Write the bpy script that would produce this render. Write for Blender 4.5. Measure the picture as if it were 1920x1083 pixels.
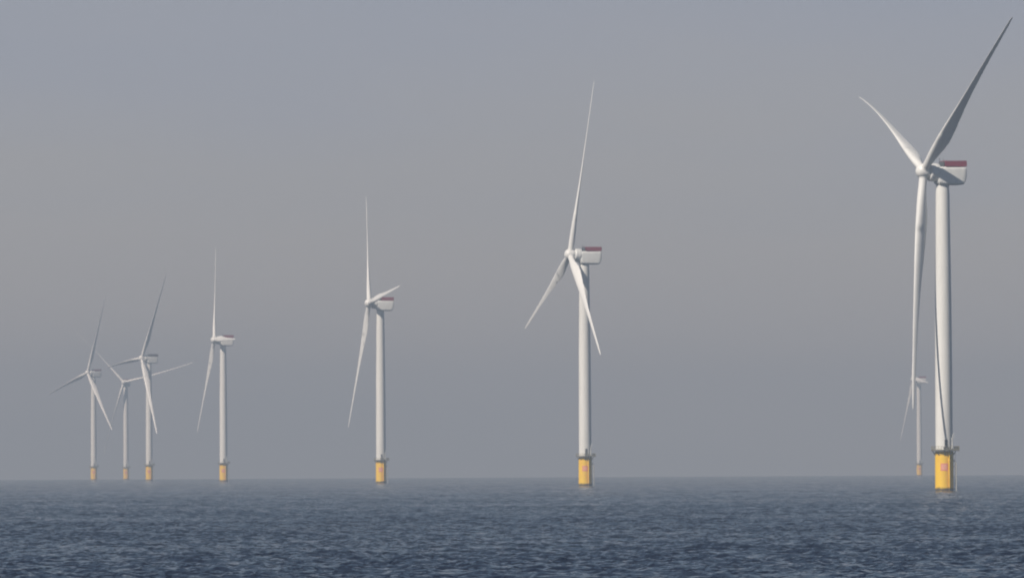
import bpy, bmesh, math, random
import numpy as np
from mathutils import Vector, Matrix

for o in list(bpy.data.objects):
    bpy.data.objects.remove(o)
scene = bpy.context.scene
COL = scene.collection
PI = math.pi
R = math.radians

# ------------------------------------------------------------------ camera
EYE = 9.0                      # height of the lens above the sea
EARTH = 6371000.0              # the sea is a real curved sheet
cam = bpy.data.cameras.new('camera')
cam_ob = bpy.data.objects.new('camera', cam)
COL.objects.link(cam_ob)
cam.sensor_width = 36.0
cam.lens = 14600.0 / 1920.0 * 36.0
cam.clip_start = 1.0
cam.clip_end = 90000.0
cam_ob.location = (0, 0, EYE)
cam_ob.rotation_euler = (R(90 + 1.2887), 0, 0)
cam_ob.rotation_euler = (Matrix.Rotation(R(90 + 1.2887), 3, 'X') @ Matrix.Rotation(R(-0.28), 3, 'Z')).to_euler()
scene.camera = cam_ob

# ------------------------------------------------------------------ light and sky
SUN_EL, SUN_AZ = 42.0, 223.5    # azimuth clockwise from the viewing direction
world = bpy.data.worlds.new("World")
scene.world = world
world.use_nodes = True
wn = world.node_tree
bg = wn.nodes['Background']
sky = wn.nodes.new('ShaderNodeTexSky')
sky.sky_type = 'NISHITA'
sky.sun_disc = False
sky.sun_elevation = R(SUN_EL)
sky.sun_rotation = R(SUN_AZ)
sky.air_density = 0.75
sky.dust_density = 0.4
sky.ozone_density = 1.0
geo = wn.nodes.new('ShaderNodeTexCoord')
sep = wn.nodes.new('ShaderNodeSeparateXYZ')
wn.links.new(geo.outputs['Generated'], sep.inputs[0])
# soft, barely visible bands of far cloud in the haze bank
mapn = wn.nodes.new('ShaderNodeMapping')
mapn.inputs['Scale'].default_value = (14, 14, 70)
wn.links.new(geo.outputs['Generated'], mapn.inputs[0])
nz = wn.nodes.new('ShaderNodeTexNoise')
nz.inputs['Scale'].default_value = 1.0
nz.inputs['Detail'].default_value = 2.0
wn.links.new(mapn.outputs[0], nz.inputs['Vector'])
nm = wn.nodes.new('ShaderNodeMath'); nm.operation = 'MULTIPLY_ADD'
nm.inputs[1].default_value = 0.030
nm.inputs[2].default_value = -0.015
wn.links.new(nz.outputs[0], nm.inputs[0])
za = wn.nodes.new('ShaderNodeMath'); za.operation = 'ADD'
wn.links.new(sep.outputs[2], za.inputs[0])
wn.links.new(nm.outputs[0], za.inputs[1])
# colour of the haze bank by height above the horizon (radiance times ten)
veil = wn.nodes.new('ShaderNodeValToRGB')
cr = veil.color_ramp
cr.interpolation = 'B_SPLINE'
VEIL = [(0.0, (0.295, 0.310, 0.335)), (0.07, (0.330, 0.335, 0.345)), (0.22, (0.428, 0.412, 0.394)),
        (0.42, (0.366, 0.374, 0.388)), (0.62, (0.352, 0.372, 0.424)), (1.0, (0.27, 0.32, 0.43))]
VEIL_MAX = 0.085
while len(cr.elements) < len(VEIL):
    cr.elements.new(0.5)
for e, (p, c) in zip(cr.elements, VEIL):
    e.position = p
    e.color = (*c, 1)
mr = wn.nodes.new('ShaderNodeMapRange')
mr.inputs['From Min'].default_value = 0.0
mr.inputs['From Max'].default_value = VEIL_MAX
wn.links.new(za.outputs[0], mr.inputs['Value'])
wn.links.new(mr.outputs[0], veil.inputs[0])
vs = wn.nodes.new('ShaderNodeVectorMath'); vs.operation = 'SCALE'
vs.inputs['Scale'].default_value = 0.945 / 0.05
wn.links.new(veil.outputs[0], vs.inputs[0])
mf = wn.nodes.new('ShaderNodeMapRange')
mf.interpolation_type = 'SMOOTHSTEP'
mf.inputs['From Min'].default_value = 0.055
mf.inputs['From Max'].default_value = 0.12
mf.inputs['To Min'].default_value = 1.0
mf.inputs['To Max'].default_value = 0.0
wn.links.new(sep.outputs[2], mf.inputs['Value'])
mx = wn.nodes.new('ShaderNodeMix'); mx.data_type = 'RGBA'
wn.links.new(mf.outputs[0], mx.inputs[0])
wn.links.new(sky.outputs[0], mx.inputs[6])
wn.links.new(vs.outputs[0], mx.inputs[7])
wn.links.new(mx.outputs[2], bg.inputs['Color'])
bg.inputs['Strength'].default_value = 0.05

sun = bpy.data.lights.new('sun', 'SUN')
sun.energy = 5.0
sun.angle = R(0.6)
sun.color = (1.0, 0.95, 0.865)
sun_ob = bpy.data.objects.new('sun', sun)
COL.objects.link(sun_ob)
to_sun = Vector((math.sin(R(SUN_AZ)) * math.cos(R(SUN_EL)), math.cos(R(SUN_AZ)) * math.cos(R(SUN_EL)), math.sin(R(SUN_EL))))
sun_ob.rotation_euler = (-to_sun).to_track_quat('-Z', 'Y').to_euler()
sun_ob.location = (0, 0, 400)

scene.view_settings.view_transform = 'Standard'
scene.view_settings.look = 'None'
scene.view_settings.exposure = 0.12
scene.view_settings.gamma = 1.0
scene.view_settings.use_curve_mapping = False
scene.render.engine = 'CYCLES'
scene.cycles.filter_width = 2.0
scene.cycles.max_bounces = 6
scene.cycles.volume_bounces = 0
scene.cycles.use_denoising = True

# ------------------------------------------------------------------ materials
def principled(name, base, rough=0.5, metallic=0.0, spec=0.5):
    m = bpy.data.materials.new(name)
    m.use_nodes = True
    b = m.node_tree.nodes['Principled BSDF']
    b.inputs['Base Color'].default_value = (*base, 1)
    b.inputs['Roughness'].default_value = rough
    b.inputs['Metallic'].default_value = metallic
    b.inputs['Specular IOR Level'].default_value = spec
    return m, m.node_tree, b

def weathered(name, c1, c2, rough=0.5, scale=(0.6, 0.6, 0.08), lo=0.35, hi=0.75):
    """paint with long vertical dirt runs"""
    m, nt, b = principled(name, c1, rough)
    tc = nt.nodes.new('ShaderNodeTexCoord')
    mp = nt.nodes.new('ShaderNodeMapping'); mp.inputs['Scale'].default_value = scale
    n = nt.nodes.new('ShaderNodeTexNoise')
    n.inputs['Scale'].default_value = 1.0; n.inputs['Detail'].default_value = 5.0; n.inputs['Roughness'].default_value = 0.6
    r = nt.nodes.new('ShaderNodeMapRange')
    r.inputs['From Min'].default_value = lo; r.inputs['From Max'].default_value = hi
    x = nt.nodes.new('ShaderNodeMix'); x.data_type = 'RGBA'
    x.inputs[6].default_value = (*c1, 1); x.inputs[7].default_value = (*c2, 1)
    nt.links.new(tc.outputs['Object'], mp.inputs[0]); nt.links.new(mp.outputs[0], n.inputs['Vector'])
    nt.links.new(n.outputs[0], r.inputs['Value']); nt.links.new(r.outputs[0], x.inputs[0])
    nt.links.new(x.outputs[2], b.inputs['Base Color'])
    return m

M_WHITE = weathered('tower_paint', (0.78, 0.77, 0.73), (0.66, 0.65, 0.61), 0.45)
M_BLADE = weathered('blade_gelcoat', (0.80, 0.79, 0.76), (0.70, 0.69, 0.66), 0.4, (0.5, 0.5, 0.06))
M_NAC = weathered('nacelle_paint', (0.74, 0.74, 0.71), (0.62, 0.62, 0.60), 0.45, (0.4, 0.4, 0.15))
M_DARK, _, _ = principled('dark_grey_steel', (0.07, 0.075, 0.08), 0.6)
M_STEEL = weathered('platform_steel', (0.17, 0.17, 0.165), (0.09, 0.09, 0.09), 0.65, (1, 1, 1))
M_RAIL = weathered('railing_paint', (0.27, 0.23, 0.12), (0.18, 0.16, 0.10), 0.55, (1, 1, 1))
M_RED = weathered('red_railing_mesh', (0.25, 0.018, 0.042), (0.18, 0.015, 0.034), 0.6, (1, 1, 1))
M_SALMON, _, _ = principled('faded_red_plate', (0.74, 0.25, 0.15), 0.6)
M_PALE, _, _ = principled('plate_marks', (0.78, 0.36, 0.25), 0.6)
M_GREY, _, _ = principled('light_grey_galvanised', (0.42, 0.42, 0.40), 0.5)

# yellow foundation: paint, rust runs under the deck, dark growth at the waterline
M_YELLOW, nt, b = principled('foundation_yellow', (0.75, 0.40, 0.02), 0.5)
tc = nt.nodes.new('ShaderNodeTexCoord')
mp = nt.nodes.new('ShaderNodeMapping'); mp.inputs['Scale'].default_value = (0.9, 0.9, 0.12)
n = nt.nodes.new('ShaderNodeTexNoise'); n.inputs['Scale'].default_value = 1.0; n.inputs['Detail'].default_value = 6.0
r1 = nt.nodes.new('ShaderNodeMapRange'); r1.inputs['From Min'].default_value = 0.42; r1.inputs['From Max'].default_value = 0.75
x1 = nt.nodes.new('ShaderNodeMix'); x1.data_type = 'RGBA'
x1.inputs[6].default_value = (0.90, 0.56, 0.016, 1); x1.inputs[7].default_value = (0.82, 0.45, 0.025, 1)
sp = nt.nodes.new('ShaderNodeSeparateXYZ')
n2 = nt.nodes.new('ShaderNodeTexNoise'); n2.inputs['Scale'].default_value = 1.3; n2.inputs['Detail'].default_value = 4.0
ma = nt.nodes.new('ShaderNodeMath'); ma.operation = 'MULTIPLY_ADD'; ma.inputs[1].default_value = -1.6
r2 = nt.nodes.new('ShaderNodeMapRange'); r2.inputs['From Min'].default_value = -0.1; r2.inputs['From Max'].default_value = 0.6
r2.inputs['To Min'].default_value = 1.0; r2.inputs['To Max'].default_value = 0.0
x2 = nt.nodes.new('ShaderNodeMix'); x2.data_type = 'RGBA'; x2.inputs[7].default_value = (0.07, 0.055, 0.035, 1)
nt.links.new(tc.outputs['Object'], mp.inputs[0]); nt.links.new(mp.outputs[0], n.inputs['Vector'])
nt.links.new(n.outputs[0], r1.inputs['Value']); nt.links.new(r1.outputs[0], x1.inputs[0])
nt.links.new(tc.outputs['Object'], sp.inputs[0]); nt.links.new(tc.outputs['Object'], n2.inputs['Vector'])
nt.links.new(n2.outputs[0], ma.inputs[0]); nt.links.new(sp.outputs[2], ma.inputs[2])
nt.links.new(ma.outputs[0], r2.inputs['Value']); nt.links.new(r2.outputs[0], x2.inputs[0])
nt.links.new(x1.outputs[2], x2.inputs[6]); nt.links.new(x2.outputs[2], b.inputs['Base Color'])

# ------------------------------------------------------------------ the sea
def build_sea():
    rng = np.random.default_rng(11)
    # rings of the round sheet: dense where wavelets are big in the picture
    rs = [0.0, 60.0, 120.0, 200.0, 280.0, 360.0, 420.0, 460.0, 490.0, 510.0, 525.0, 535.0]
    r = 540.0
    while r < 16500.0:
        rs.append(r)
        r += 0.6 if r < 1150 else (0.6 * (r / 1150.0) ** 1.1 if r < 4000 else 2.36 * (r / 4000.0) ** 2.2)
    rs = np.array(rs)
    dr = np.gradient(rs)
    fine = np.linspace(-0.083, 0.083, 420)
    step = fine[1] - fine[0]
    out = []
    a = fine[-1]; s = step
    while a + s < PI:
        s = min(s * 1.45, 0.12); a += s
        if a < PI - 0.03: out.append(a)
    out = np.array(out)
    th = np.concatenate([-out[::-1], fine, out])
    dth = np.gradient(th)
    nr, nt_ = len(rs), len(th)
    RR = rs[:, None].astype(np.float64); TT = th[None, :]
    X = RR * np.sin(TT); Y = RR * np.cos(TT)
    # near the eye drop a degenerate ring: start at a small radius instead of zero
    Z = -(X * X + Y * Y) / (2 * EARTH)
    DX = np.zeros_like(X); DY = np.zeros_like(X); H = np.zeros_like(X)
    ncomp = 96
    lam = np.exp(rng.uniform(math.log(1.6), math.log(24.0), ncomp))
    wind = R(35.0)             # waves run from the left, a little away from the eye
    spread = rng.normal(0, 0.62, ncomp) + np.where(lam < 5, rng.normal(0, 0.7, ncomp), 0)
    ang = wind + spread
    amp = lam ** 0.9 * np.exp(-(np.log(lam / 3.4) / 1.0) ** 2)
    amp = amp * (0.7 + 0.6 * rng.random(ncomp))
    amp *= 0.108 / math.sqrt((amp ** 2).sum() / 2)
    ph = rng.uniform(0, 2 * PI, ncomp)
    space_r = dr[:, None]; space_t = RR * dth[None, :]
    near = np.clip((RR - 480) / 60, 0, 1)
    for l, a, am, p in zip(lam, ang, amp, ph):
        kx, ky = math.cos(a), math.sin(a)
        k = 2 * PI / l
        eff = np.sqrt((space_r * ky) ** 2 + (space_t * kx) ** 2) + 0.15 * np.maximum(space_r, space_t)
        w = np.clip((l / eff - 1.9) / 2.2, 0, 1) * near
        arg = k * (kx * X + ky * Y) + p
        sn = np.sin(arg)
        H += am * w * np.cos(arg)
        q = 0.8
        DX -= q * am * w * kx * sn
        DY -= q * am * w * ky * sn
    # gust patches: groups of higher and lower waves
    g = np.zeros_like(X)
    for i in range(10):
        l = math.exp(rng.uniform(math.log(40), math.log(260)))
        a = rng.uniform(0, 2 * PI)
        g += np.cos(2 * PI / l * (math.cos(a) * X + math.sin(a) * Y) + rng.uniform(0, 6.28))
    g = 1.0 + 0.07 * np.clip(g, -3.5, 3.5)
    H *= g; DX *= g; DY *= g
    co = np.stack([X + DX, Y + DY, Z + H], -1).reshape(-1, 3).astype(np.float32)
    i = np.arange(nr - 1)[:, None]; j = np.arange(nt_)[None, :]
    j2 = (j + 1) % nt_
    quads = np.stack([i * nt_ + j, i * nt_ + j2, (i + 1) * nt_ + j2, (i + 1) * nt_ + j], -1).reshape(-1, 4)
    # the first ring is the single centre point: collapse to triangles
    quads = quads[nt_:]
    tri_ring = nt_ + np.arange(nt_)
    me = bpy.data.meshes.new('sea')
    nq = len(quads)
    me.vertices.add(len(co)); me.vertices.foreach_set('co', co.ravel())
    loops = np.concatenate([quads[:, ::-1].ravel(), tri_ring]).astype(np.int32)
    me.loops.add(len(loops)); me.loops.foreach_set('vertex_index', loops)
    me.polygons.add(nq + 1)
    starts = np.concatenate([np.arange(nq) * 4, [nq * 4]]).astype(np.int32)
    me.polygons.foreach_set('loop_start', starts)
    me.update(calc_edges=True)
    me.polygons.foreach_set('use_smooth', np.ones(nq + 1, dtype=bool))
    me.validate()
    return me

sea_me = build_sea()
m, nt, b = principled('sea_water', (0.003, 0.007, 0.020), 0.10, 0.0, 0.40)
b.inputs['IOR'].default_value = 1.333
tc = nt.nodes.new('ShaderNodeTexCoord')
gm = nt.nodes.new('ShaderNodeNewGeometry')
def noise_slope(scale, detail, strength):
    n = nt.nodes.new('ShaderNodeTexNoise')
    n.inputs['Scale'].default_value = scale; n.inputs['Detail'].default_value = detail; n.inputs['Roughness'].default_value = 0.6
    nt.links.new(tc.outputs['Object'], n.inputs['Vector'])
    s = nt.nodes.new('ShaderNodeVectorMath'); s.operation = 'SUBTRACT'; s.inputs[1].default_value = (0.5, 0.5, 0.5)
    nt.links.new(n.outputs['Color'], s.inputs[0])
    k = nt.nodes.new('ShaderNodeVectorMath'); k.operation = 'MULTIPLY'; k.inputs[1].default_value = (strength, strength, 0)
    nt.links.new(s.outputs[0], k.inputs[0])
    return k
ripple = noise_slope(1.8, 3.0, 2.7)
swell = noise_slope(0.16, 4.0, 1.3)
# cat's paws: patches of rougher and smoother water hundreds of metres across
pm = nt.nodes.new('ShaderNodeMapping'); pm.inputs['Scale'].default_value = (0.022, 0.0035, 1); pm.inputs['Rotation'].default_value = (0, 0, 0.25)
pn = nt.nodes.new('ShaderNodeTexNoise'); pn.inputs['Scale'].default_value = 1.0; pn.inputs['Detail'].default_value = 4.0; pn.inputs['Roughness'].default_value = 0.6
pr = nt.nodes.new('ShaderNodeMapRange'); pr.inputs['From Min'].default_value = 0.3; pr.inputs['From Max'].default_value = 0.7
pr.inputs['To Min'].default_value = 0.45; pr.inputs['To Max'].default_value = 1.6
nt.links.new(tc.outputs['Object'], pm.inputs[0]); nt.links.new(pm.outputs[0], pn.inputs['Vector']); nt.links.new(pn.outputs[0], pr.inputs['Value'])
rs_ = nt.nodes.new('ShaderNodeVectorMath'); rs_.operation = 'SCALE'
nt.links.new(ripple.outputs[0], rs_.inputs[0]); nt.links.new(pr.outputs[0], rs_.inputs['Scale'])
ripple = rs_
ad = nt.nodes.new('ShaderNodeVectorMath'); ad.operation = 'ADD'
nt.links.new(ripple.outputs[0], ad.inputs[0]); nt.links.new(swell.outputs[0], ad.inputs[1])
ad2 = nt.nodes.new('ShaderNodeVectorMath'); ad2.operation = 'ADD'
nt.links.new(gm.outputs['Normal'], ad2.inputs[0]); nt.links.new(ad.outputs[0], ad2.inputs[1])
nn = nt.nodes.new('ShaderNodeVectorMath'); nn.operation = 'NORMALIZE'
nt.links.new(ad2.outputs[0], nn.inputs[0])
nt.links.new(nn.outputs[0], b.inputs['Normal'])
sea_me.materials.append(m)
sea = bpy.data.objects.new('sea', sea_me)
sea['kind'] = 'structure'
COL.objects.link(sea)

# ------------------------------------------------------------------ mesh helpers
def lathe(bm, prof, segs=48, axis='Z', origin=(0, 0, 0), cap=True):
    """revolve (radius, height) pairs about an axis"""
    O = Vector(origin)
    rings = []
    for rad, h in prof:
        ring = []
        for i in range(segs):
            a = 2 * PI * i / segs
            c, s = rad * math.cos(a), rad * math.sin(a)
            v = Vector((c, s, h)) if axis == 'Z' else Vector((h, c, s))
            ring.append(bm.verts.new(O + v))
        rings.append(ring)
    for k in range(len(rings) - 1):
        for i in range(segs):
            j = (i + 1) % segs
            bm.faces.new((rings[k][i], rings[k][j], rings[k + 1][j], rings[k + 1][i]))
    if cap:
        bm.faces.new(rings[0][::-1]); bm.faces.new(rings[-1])

def tube(bm, p, q, rad, segs=8):
    p, q = Vector(p), Vector(q)
    d = (q - p).normalized()
    u = d.cross(Vector((0, 0, 1)) if abs(d.z) < 0.9 else Vector((1, 0, 0))).normalized()
    w = d.cross(u)
    a, b_ = [], []
    for i in range(segs):
        t = 2 * PI * i / segs
        o = u * math.cos(t) * rad + w * math.sin(t) * rad
        a.append(bm.verts.new(p + o)); b_.append(bm.verts.new(q + o))
    for i in range(segs):
        j = (i + 1) % segs
        bm.faces.new((a[i], a[j], b_[j], b_[i]))
    bm.faces.new(a[::-1]); bm.faces.new(b_)

def box(bm, lo, hi, bev=0.0):
    vs = [bm.verts.new((x, y, z)) for z in (lo[2], hi[2]) for y in (lo[1], hi[1]) for x in (lo[0], hi[0])]
    fs = [bm.faces.new([vs[i] for i in f]) for f in ((0, 2, 3, 1), (4, 5, 7, 6), (0, 1, 5, 4), (2, 6, 7, 3), (0, 4, 6, 2), (1, 3, 7, 5))]
    if bev:
        es = list({e for f in fs for e in f.edges})
        bmesh.ops.bevel(bm, geom=es, offset=bev, segments=3, affect='EDGES', profile=0.5)

def loft(bm, sections, cap=True):
    rings = [[bm.verts.new(p) for p in s] for s in sections]
    n = len(rings[0])
    for k in range(len(rings) - 1):
        for i in range(n):
            j = (i + 1) % n
            bm.faces.new((rings[k][i], rings[k][j], rings[k + 1][j], rings[k + 1][i]))
    if cap:
        bm.faces.new(rings[0][::-1]); bm.faces.new(rings[-1])

def finish(name, bm, mat, smooth=35):
    bmesh.ops.recalc_face_normals(bm, faces=bm.faces)
    me = bpy.data.meshes.new(name)
    bm.to_mesh(me); bm.free()
    me.materials.append(mat)
    me.polygons.foreach_set('use_smooth', [True] * len(me.polygons))
    if smooth:
        me.set_sharp_from_angle(angle=R(smooth))
    return me

def put(name, me, parent, loc=(0, 0, 0), rot=None, label=None):
    o = bpy.data.objects.new(name, me)
    COL.objects.link(o)
    o.parent = parent
    o.location = loc
    if rot is not None:
        o.rotation_euler = rot
    if label:
        o['label'] = label
    return o

# ------------------------------------------------------------------ turbine meshes (metres; hub 105 m above the sea)
HUB = 105.0
DECK = 13.6
TOWER_TOP = 101.1
ROTOR = 77.0 * 1.05

bm = bmesh.new()
lathe(bm, [(3.05, -22.0), (3.05, 11.9), (3.15, 12.0), (3.15, 12.6), (3.05, 12.7), (3.05, DECK - 0.35)], 64)
ME_FOUND = finish('foundation', bm, M_YELLOW)

def deck_outline(off=0.0, n=48):
    """round deck with a squared lay-down area towards +X"""
    pts = []
    for i in range(n):
        a = 2 * PI * i / n
        x, y = math.cos(a), math.sin(a)
        rad = 4.25 + off
        p = Vector((x * rad, y * rad, 0))
        if x > 0.55:
            k = (4.9 + off) / x
            p = Vector((4.9 + off, max(-3.2 - off, min(3.2 + off, y * k)), 0)) if abs(y * k) < 5 else p
        pts.append(p)
    return pts

bm = bmesh.new()
o1 = deck_outline()
loft(bm, [[p + Vector((0, 0, DECK - 0.40)) for p in o1], [p + Vector((0, 0, DECK)) for p in o1]])
for i in range(10):        # brackets under the deck
    a = 2 * PI * (i + 0.5) / 10
    tube(bm, (3.02 * math.cos(a), 3.02 * math.sin(a), DECK - 1.9), (4.0 * math.cos(a), 4.0 * math.sin(a), DECK - 0.42), 0.11)
ME_DECK = finish('platform', bm, M_STEEL)
bm = bmesh.new()
o2 = deck_outline(-0.08)
for i, p in enumerate(o2):
    q = o2[(i + 1) % len(o2)]
    if i % 2 == 0:
        tube(bm, p + Vector((0, 0, DECK + 0.01)), p + Vector((0, 0, DECK + 1.2)), 0.05, 6)
    for h, w in ((0.12, 0.10), (0.42, 0.035), (0.75, 0.035), (1.2, 0.055)):
        if (q - p).length > 1e-3:
            tube(bm, p + Vector((0, 0, DECK + h)), q + Vector((0, 0, DECK + h)), w, 6)
ME_RAIL = finish('railing', bm, M_RAIL)
bm = bmesh.new()           # white davit crane
cx_, cy_ = 2.55, -2.9
lathe(bm, [(0.34, DECK + 0.02), (0.34, DECK + 0.5), (0.24, DECK + 0.6), (0.20, DECK + 3.4), (0.26, DECK + 3.5), (0.26, DECK + 3.9)], 16, 'Z', (cx_, cy_, 0))
tube(bm, (cx_, cy_, DECK + 3.6), (cx_ + 0.15, cy_ - 0.5, DECK + 5.0), 0.15)
tube(bm, (cx_ + 0.15, cy_ - 0.5, DECK + 5.0), (cx_ + 0.5, cy_ - 1.5, DECK + 5.4), 0.12)
tube(bm, (cx_ + 0.5, cy_ - 1.5, DECK + 5.4), (cx_ + 0.5, cy_ - 1.5, DECK + 3.6), 0.04)
ME_CRANE = finish('davit_crane', bm, M_WHITE)
bm = bmesh.new()           # cabinets on the lay-down area
box(bm, (3.2, -2.3, DECK + 0.02), (4.5, -0.9, DECK + 1.15), 0.05)
ME_CAB = finish('equipment_box', bm, M_DARK)
bm = bmesh.new()
box(bm, (3.4, 0.4, DECK + 0.02), (4.5, 1.8, DECK + 0.95), 0.05)
ME_CAB2 = finish('equipment_box', bm, M_STEEL)
bm = bmesh.new()           # boat landing: two fenders, ladder, brackets, on the right-hand side
for yy in (-1.15, 0.35):
    tube(bm, (3.95, yy, -6.0), (3.95, yy, 9.2), 0.19, 12)
    tube(bm, (3.95, yy, 9.2), (3.0, yy, 10.3), 0.19, 12)
    for z in (1.2, 4.6, 8.2):
        tube(bm, (2.7, yy * 0.6, z), (3.95, yy, z), 0.11)
for yy in (-0.65, -0.15):
    tube(bm, (3.6, yy, -3.0), (3.6, yy, DECK - 0.42), 0.05, 6)
z = -2.5
while z < DECK - 0.6:
    tube(bm, (3.6, -0.65, z), (3.6, -0.15, z), 0.025, 6); z += 0.33
ME_LAND = finish('boat_landing', bm, M_GREY)
bm = bmesh.new()           # cable tube on the near face
tube(bm, (1.55, -2.95, -12.0), (1.55, -2.95, DECK - 0.42), 0.2, 12)
for z in (2.0, 6.0, 10.0):
    box(bm, (1.3, -3.05, z), (1.8, -2.5, z + 0.25))
ME_TUBE = finish('cable_tube', bm, M_YELLOW)
# identification plate, bent round the foundation
def arc_plate(bm, a0, a1, z0, z1, r0, r1, n=10):
    for i in range(n):
        b0, b1 = a0 + (a1 - a0) * i / n, a0 + (a1 - a0) * (i + 1) / n
        pts = []
        for rr in (r0, r1):
            for zz in (z0, z1):
                for bb in (b0, b1):
                    pts.append(bm.verts.new((rr * math.sin(bb), -rr * math.cos(bb), zz)))
        faces = [(0, 1, 3, 2), (4, 6, 7, 5), (0, 4, 5, 1), (2, 3, 7, 6)]
        if i == 0: faces.append((0, 2, 6, 4))
        if i == n - 1: faces.append((1, 5, 7, 3))
        for f in faces:
            bm.faces.new([pts[k] for k in f])
    bmesh.ops.remove_doubles(bm, verts=bm.verts, dist=1e-4)
bm = bmesh.new()
arc_plate(bm, -0.46, 0.36, 6.7, 9.2, 3.0, 3.075)
ME_PLATE = finish('identification_plate', bm, M_SALMON)
bm = bmesh.new()
arc_plate(bm, -0.33, 0.22, 7.1, 8.8, 3.0, 3.085)
ME_MARK = finish('faded_panel', bm, M_PALE)

bm = bmesh.new()
prof = [(2.92, DECK + 0.02), (2.95, DECK + 0.1), (2.95, DECK + 0.3), (2.86, DECK + 0.34)]
for z, r_ in ((30, 2.84), (45.0, 2.80), (45.02, 2.84), (45.15, 2.84), (45.17, 2.80), (62, 2.70), (74.0, 2.58), (74.02, 2.62), (74.15, 2.62), (74.17, 2.57), (90, 2.40), (98.6, 2.28), (99.6, 2.2), (TOWER_TOP, 2.12)):
    prof.append((r_, z))
lathe(bm, prof, 64)
ME_TOWER = finish('tower', bm, M_WHITE, 50)
bm = bmesh.new()           # entrance door with landing, on the near side
a = -0.06
arc_plate(bm, 0.0, 0.34, DECK + 1.0, DECK + 3.4, 2.7, 2.93, 6)
ME_DOOR = finish('door', bm, M_DARK)
bm = bmesh.new()
arc_plate(bm, -0.18, 0.52, DECK + 0.75, DECK + 0.95, 2.7, 3.5, 6)
ME_STEP = finish('door_landing', bm, M_STEEL)

# nacelle frame: +X is the nose (upwind), origin on the tower axis at hub height
def rounded_rect(x, hw, zlo, zhi, rad, n=6):
    pts = []
    for (cy, cz, a0) in ((hw - rad, zhi - rad, 0), (-hw + rad, zhi - rad, PI / 2), (-hw + rad, zlo + rad, PI), (hw - rad, zlo + rad, 1.5 * PI)):
        for i in range(n + 1):
            a = a0 + PI / 2 * i / n
            pts.append(Vector((x, cy + rad * math.cos(a), cz + rad * math.sin(a))))
    return pts
bm = bmesh.new()
secs = [rounded_rect(2.3, 2.75, -3.2, 1.9, 1.6), rounded_rect(1.9, 2.95, -3.6, 2.1, 1.2), rounded_rect(1.2, 3.0, -3.8, 2.15, 1.0),
        rounded_rect(-5.6, 3.0, -3.85, 2.15, 0.8), rounded_rect(-6.6, 2.98, -3.7, 2.15, 0.8), rounded_rect(-7.3, 2.9, -2.4, 2.12, 0.8), rounded_rect(-7.55, 2.75, -1.6, 2.0, 0.8)]
loft(bm, secs)
ME_NAC = finish('nacelle', bm, M_NAC, 30)
bm = bmesh.new()           # direct-drive generator drum (tilted with the rotor)
lathe(bm, [(2.2, 1.5), (2.9, 1.7), (3.05, 2.0), (3.05, 3.0), (2.98, 3.05), (2.98, 3.25), (3.05, 3.3), (3.05, 4.4), (2.85, 4.7), (2.1, 4.9)], 56, 'X')
ME_GEN = finish('generator', bm, M_NAC, 30)
bm = bmesh.new()           # red helicopter hoist deck: solid mesh panels on a frame
zt = 2.16
x0, x1, hw = -7.5, -0.2, 2.85
box(bm, (x0, -hw, zt + 0.12), (x1, hw, zt + 0.27))
for (pa, pb) in (((x0, -hw), (x1, -hw)), ((x0, hw), (x1, hw)), ((x0, -hw), (x0, hw)), ((x1, -hw), (x1, hw))):
    d = Vector((pb[0] - pa[0], pb[1] - pa[1], 0)); L = d.length; d /= L
    nn_ = max(2, int(L / 1.2))
    for i in range(nn_ + 1):
        p = Vector((pa[0], pa[1], 0)) + d * (L * i / nn_)
        tube(bm, (p.x, p.y, zt + 0.02), (p.x, p.y, zt + 1.95), 0.07, 6)
    side = Vector((-d.y, d.x, 0)) * 0.02
    q0 = Vector((pa[0], pa[1], 0)) + d * 0.1; q1 = Vector((pb[0], pb[1], 0)) - d * 0.1
    lo = Vector((min(q0.x, q1.x) - abs(side.x), min(q0.y, q1.y) - abs(side.y), zt + 0.35))
    hi = Vector((max(q0.x, q1.x) + abs(side.x), max(q0.y, q1.y) + abs(side.y), zt + 1.8))
    box(bm, lo, hi)
    tube(bm, (pa[0], pa[1], zt + 1.93), (pb[0], pb[1], zt + 1.93), 0.08, 6)
ME_HELI = finish('hoist_deck', bm, M_RED)
bm = bmesh.new()           # dark weather mast and cooler at the front of the hoist deck
box(bm, (0.0, -2.2, zt + 0.02), (0.5, 2.2, zt + 1.7), 0.05)
tube(bm, (0.25, -2.0, zt + 1.7), (0.25, -2.0, zt + 2.7), 0.09)
tube(bm, (0.25, 1.6, zt + 1.7), (0.25, 1.6, zt + 2.9), 0.06)
box(bm, (0.1, -2.15, zt + 2.6), (0.4, -1.85, zt + 2.85), 0.04)
ME_MAST = finish('cooler', bm, M_DARK)

HUB_X = 6.7                # hub centre ahead of the tower axis
bm = bmesh.new()           # spinner, origin at the hub centre
lathe(bm, [(2.25, -1.75), (2.4, -1.6), (2.5, -0.6), (2.48, 0.5), (2.3, 1.25), (1.9, 1.9), (1.25, 2.4), (0.55, 2.66), (0.05, 2.7)], 48, 'X')
ME_HUB = finish('hub', bm, M_BLADE, 40)

def section(t_c, n=28):
    """closed section, unit chord, leading edge at 0 and trailing edge at 1; t_c = 1 gives a circle"""
    pts = []
    k = min(1.0, max(0.0, (t_c - 0.30) / 0.70))        # blend towards a circle
    for i in range(n):
        a = 2 * PI * i / n
        x = 0.5 * (1 - math.cos(a))
        yt = 5 * t_c * (0.2969 * math.sqrt(max(x, 0)) - 0.126 * x - 0.3516 * x * x + 0.2843 * x ** 3 - 0.1036 * x ** 4)
        yc = 0.03 * 4 * x * (1 - x)
        ya = yc + (yt if a < PI else -yt)
        cy = 0.5 * math.sin(a) * t_c
        pts.append((x, ya * (1 - k) + cy * k))
    return pts

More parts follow.
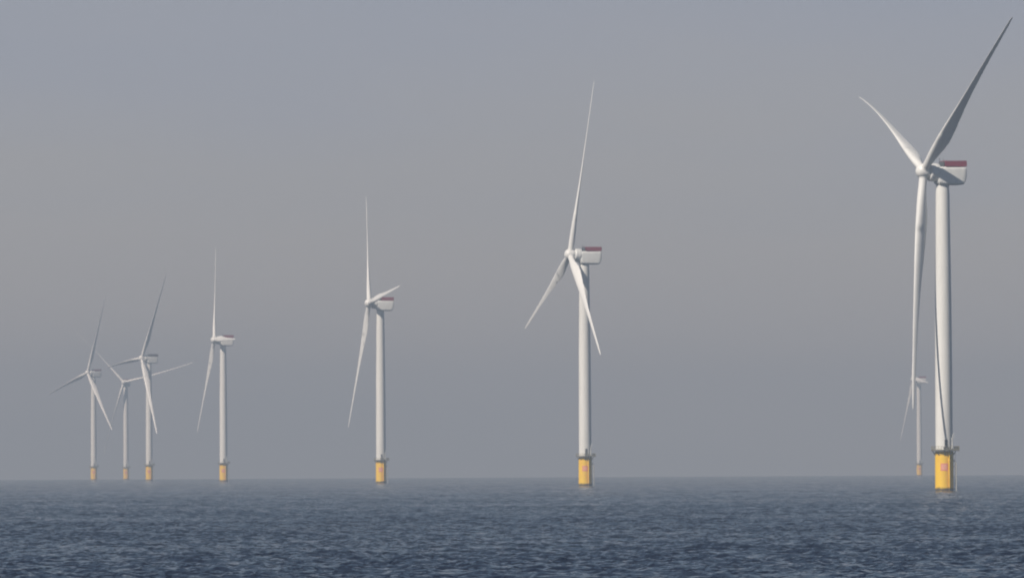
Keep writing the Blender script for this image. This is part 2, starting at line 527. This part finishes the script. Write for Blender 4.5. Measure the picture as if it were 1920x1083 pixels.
def make_blade(tip=1.0, bow=0.0, sweep=3.0, pitch=84.0, power=2.2):
    """span along +Z, nose (upwind) +X, direction of rotation +Y; tip = downwind offset of the tip, bow = of mid-span;
    sweep = how far the feathered, prebent tip curves back within the rotor plane"""
    bm = bmesh.new()
    #      r     chord  t/c   twist
    tab = [(1.9, 2.9, 1.0, 14), (2.35, 2.9, 1.0, 14), (2.4, 2.65, 1.0, 14), (5, 2.7, 0.99, 14), (8, 3.3, 0.80, 14), (11.5, 4.3, 0.56, 13.5), (15.5, 5.0, 0.42, 12.5),
           (19.5, 5.0, 0.35, 11), (25, 4.55, 0.30, 8.5), (32, 3.85, 0.27, 6), (40, 3.15, 0.24, 4), (49, 2.5, 0.21, 2.3), (58, 1.95, 0.20, 1),
           (66, 1.65, 0.22, 0.2), (72, 1.4, 0.24, -0.4), (76, 1.15, 0.26, -0.8), (79.2, 0.8, 0.28, -1), (80, 0.3, 0.3, -1)]
    rr = np.array([t[0] for t in tab]); rf = np.unique(np.concatenate([rr, np.linspace(5, 76, 40)]))
    ch = np.interp(rf, rr, [t[1] for t in tab]); tc_ = np.interp(rf, rr, [t[2] for t in tab]); tw = np.interp(rf, rr, [t[3] for t in tab])
    def smooth(v):
        w = v.copy(); w[5:-5] = (v[3:-7] + 2 * v[4:-6] + 3 * v[5:-5] + 2 * v[6:-4] + v[7:-3]) / 9; return w
    for _ in range(4):
        ch, tc_, tw = smooth(ch), smooth(tc_), smooth(tw)
    secs = []
    for r_, c, t, w in zip(rf, ch, tc_, tw):
        b_ = R(pitch + w)
        le = Vector((math.sin(b_), math.cos(b_), 0)); nv = Vector((math.cos(b_), -math.sin(b_), 0))
        s = r_ / 79.0
        off = tip * s * s + 4 * bow * s * (1 - s)
        ax = 0.5 if t > 0.95 else 0.5 - 0.16 * min(1, (0.95 - t) / 0.5)
        c *= 1 - 0.16 * min(1, max(0, (r_ - 16) / 24))
        secs.append([le * ((ax - x) * c) + nv * (y * c) + Vector((-off, -sweep * s ** power, r_)) for x, y in section(t)])
    loft(bm, secs)
    return finish('blade', bm, M_BLADE, 40)
run_blades = [make_blade(1.2, 0.3, 0.0, 8)] * 3        # turning in the wind
idle_blades = [make_blade(1.2, 0.2, 2.0, 58)] * 3      # partly feathered
parked_blades = [make_blade(1.0, 0.2, 3.0, 56), make_blade(1.0, 0.2, 3.0, 84), make_blade(1.0, 0.2, 3.0, 80)]

# ------------------------------------------------------------------ the turbines, each a thing of its own
GROUP = 'offshore wind turbines standing in the hazy sea'
TILT = 6.0

def turbine(loc, side, angle, label, blades):
    """side = sine of the nose's turn towards the viewer; angle = first blade from upright, towards the viewer's right"""
    root = bpy.data.objects.new('wind_turbine', None)
    COL.objects.link(root)
    root.location = loc
    root['label'] = label; root['category'] = 'wind turbine'; root['group'] = GROUP
    f = put('foundation', ME_FOUND, root)
    put('boat_landing', ME_LAND, f); put('cable_tube', ME_TUBE, f)
    put('identification_plate', ME_PLATE, f); put('faded_panel', ME_MARK, f)
    d = put('platform', ME_DECK, root)
    put('railing', ME_RAIL, d); put('davit_crane', ME_CRANE, d); put('equipment_box', ME_CAB, d); put('equipment_box', ME_CAB2, d)
    t = put('tower', ME_TOWER, root)
    put('door', ME_DOOR, t); put('door_landing', ME_STEP, t)
    yaw = PI + math.asin(side) - math.atan2(loc[0], loc[1])     # turn of the nose away from +X
    Y = Matrix.Translation((0, 0, HUB)) @ Matrix.Rotation(yaw, 4, 'Z')
    T = Matrix.Rotation(R(-TILT), 4, 'Y')
    n = put('nacelle', ME_NAC, root); n.matrix_local = Y
    g = put('generator', ME_GEN, n); g.matrix_local = T
    put('hoist_deck', ME_HELI, n); put('cooler', ME_MAST, n)
    C = Y @ T @ Matrix.Translation((HUB_X, 0, 0))
    h = put('hub', ME_HUB, root); h.matrix_local = C
    for k in range(3):
        b = put('blade', blades[k], root)
        b.matrix_local = C @ Matrix.Rotation(R(-(angle + 120 * k)), 4, 'X')
    return root

def drop(x, y):
    return (x, y, -(x * x + y * y) / (2 * EARTH))

# blades of the nearest machine hang and flex a little differently
near_blades = [make_blade(1.8, 0.0, 0.8, 80), make_blade(-0.3, -0.5, 3.0, 98), make_blade(1.8, 0.3, 4.0, 80, 3.5)]
turbine(drop(142.7, 2576.5), 0.353, 53.8, 'largest and nearest white turbine, on a bright yellow base, one raised blade dark', near_blades)
turbine(drop(33.1, 3561.5), 0.264, 6, 'second largest white turbine with dull orange base, standing alone right of centre', run_blades)
turbine(drop(-77.5, 4578.5), 0.200, -36, 'white turbine left of centre, one blade upright and one reaching right over its nacelle', run_blades)
turbine(drop(-216.3, 5823.6), 0.18, -29.5, 'pale turbine with peach base standing alone just right of the far cluster of three', run_blades)
turbine(drop(-314.2, 6730.3), 0.39, 26.5, 'hazy turbine on a pink base, tallest and rightmost of the far cluster of three', idle_blades)
turbine(drop(-412.7, 7670.2), 0.49, 16.5, 'leftmost turbine of all, hazy, with a blade stretching out to the left', idle_blades)
turbine(drop(-420.8, 8473.0), 0.95, 77, 'faintest small turbine seen face-on between two larger ones of the far cluster', parked_blades)
turbine(drop(446.6, 8556.3), 0.20, -27, 'tiny far-off turbine standing behind the hanging blade of the nearest turbine', run_blades)

# ------------------------------------------------------------------ the air between
bm = bmesh.new()
box(bm, (-17000, -17000, -48), (17000, 17000, 200))
m = bpy.data.materials.new('haze_air'); m.use_nodes = True
nt = m.node_tree
nt.nodes.remove(nt.nodes['Principled BSDF'])
v = nt.nodes.new('ShaderNodeVolumePrincipled')
v.inputs['Color'].default_value = (0.445, 0.545, 0.665, 1)
v.inputs['Absorption Color'].default_value = (0.09, 0.02, 0.0, 1)
v.inputs['Density'].default_value = 0.000158
v.inputs['Anisotropy'].default_value = 0.0
nt.links.new(v.outputs[0], nt.nodes['Material Output'].inputs['Volume'])
me = finish('haze', bm, m, 0)
hz = bpy.data.objects.new('haze', me)
hz['kind'] = 'stuff'
COL.objects.link(hz)
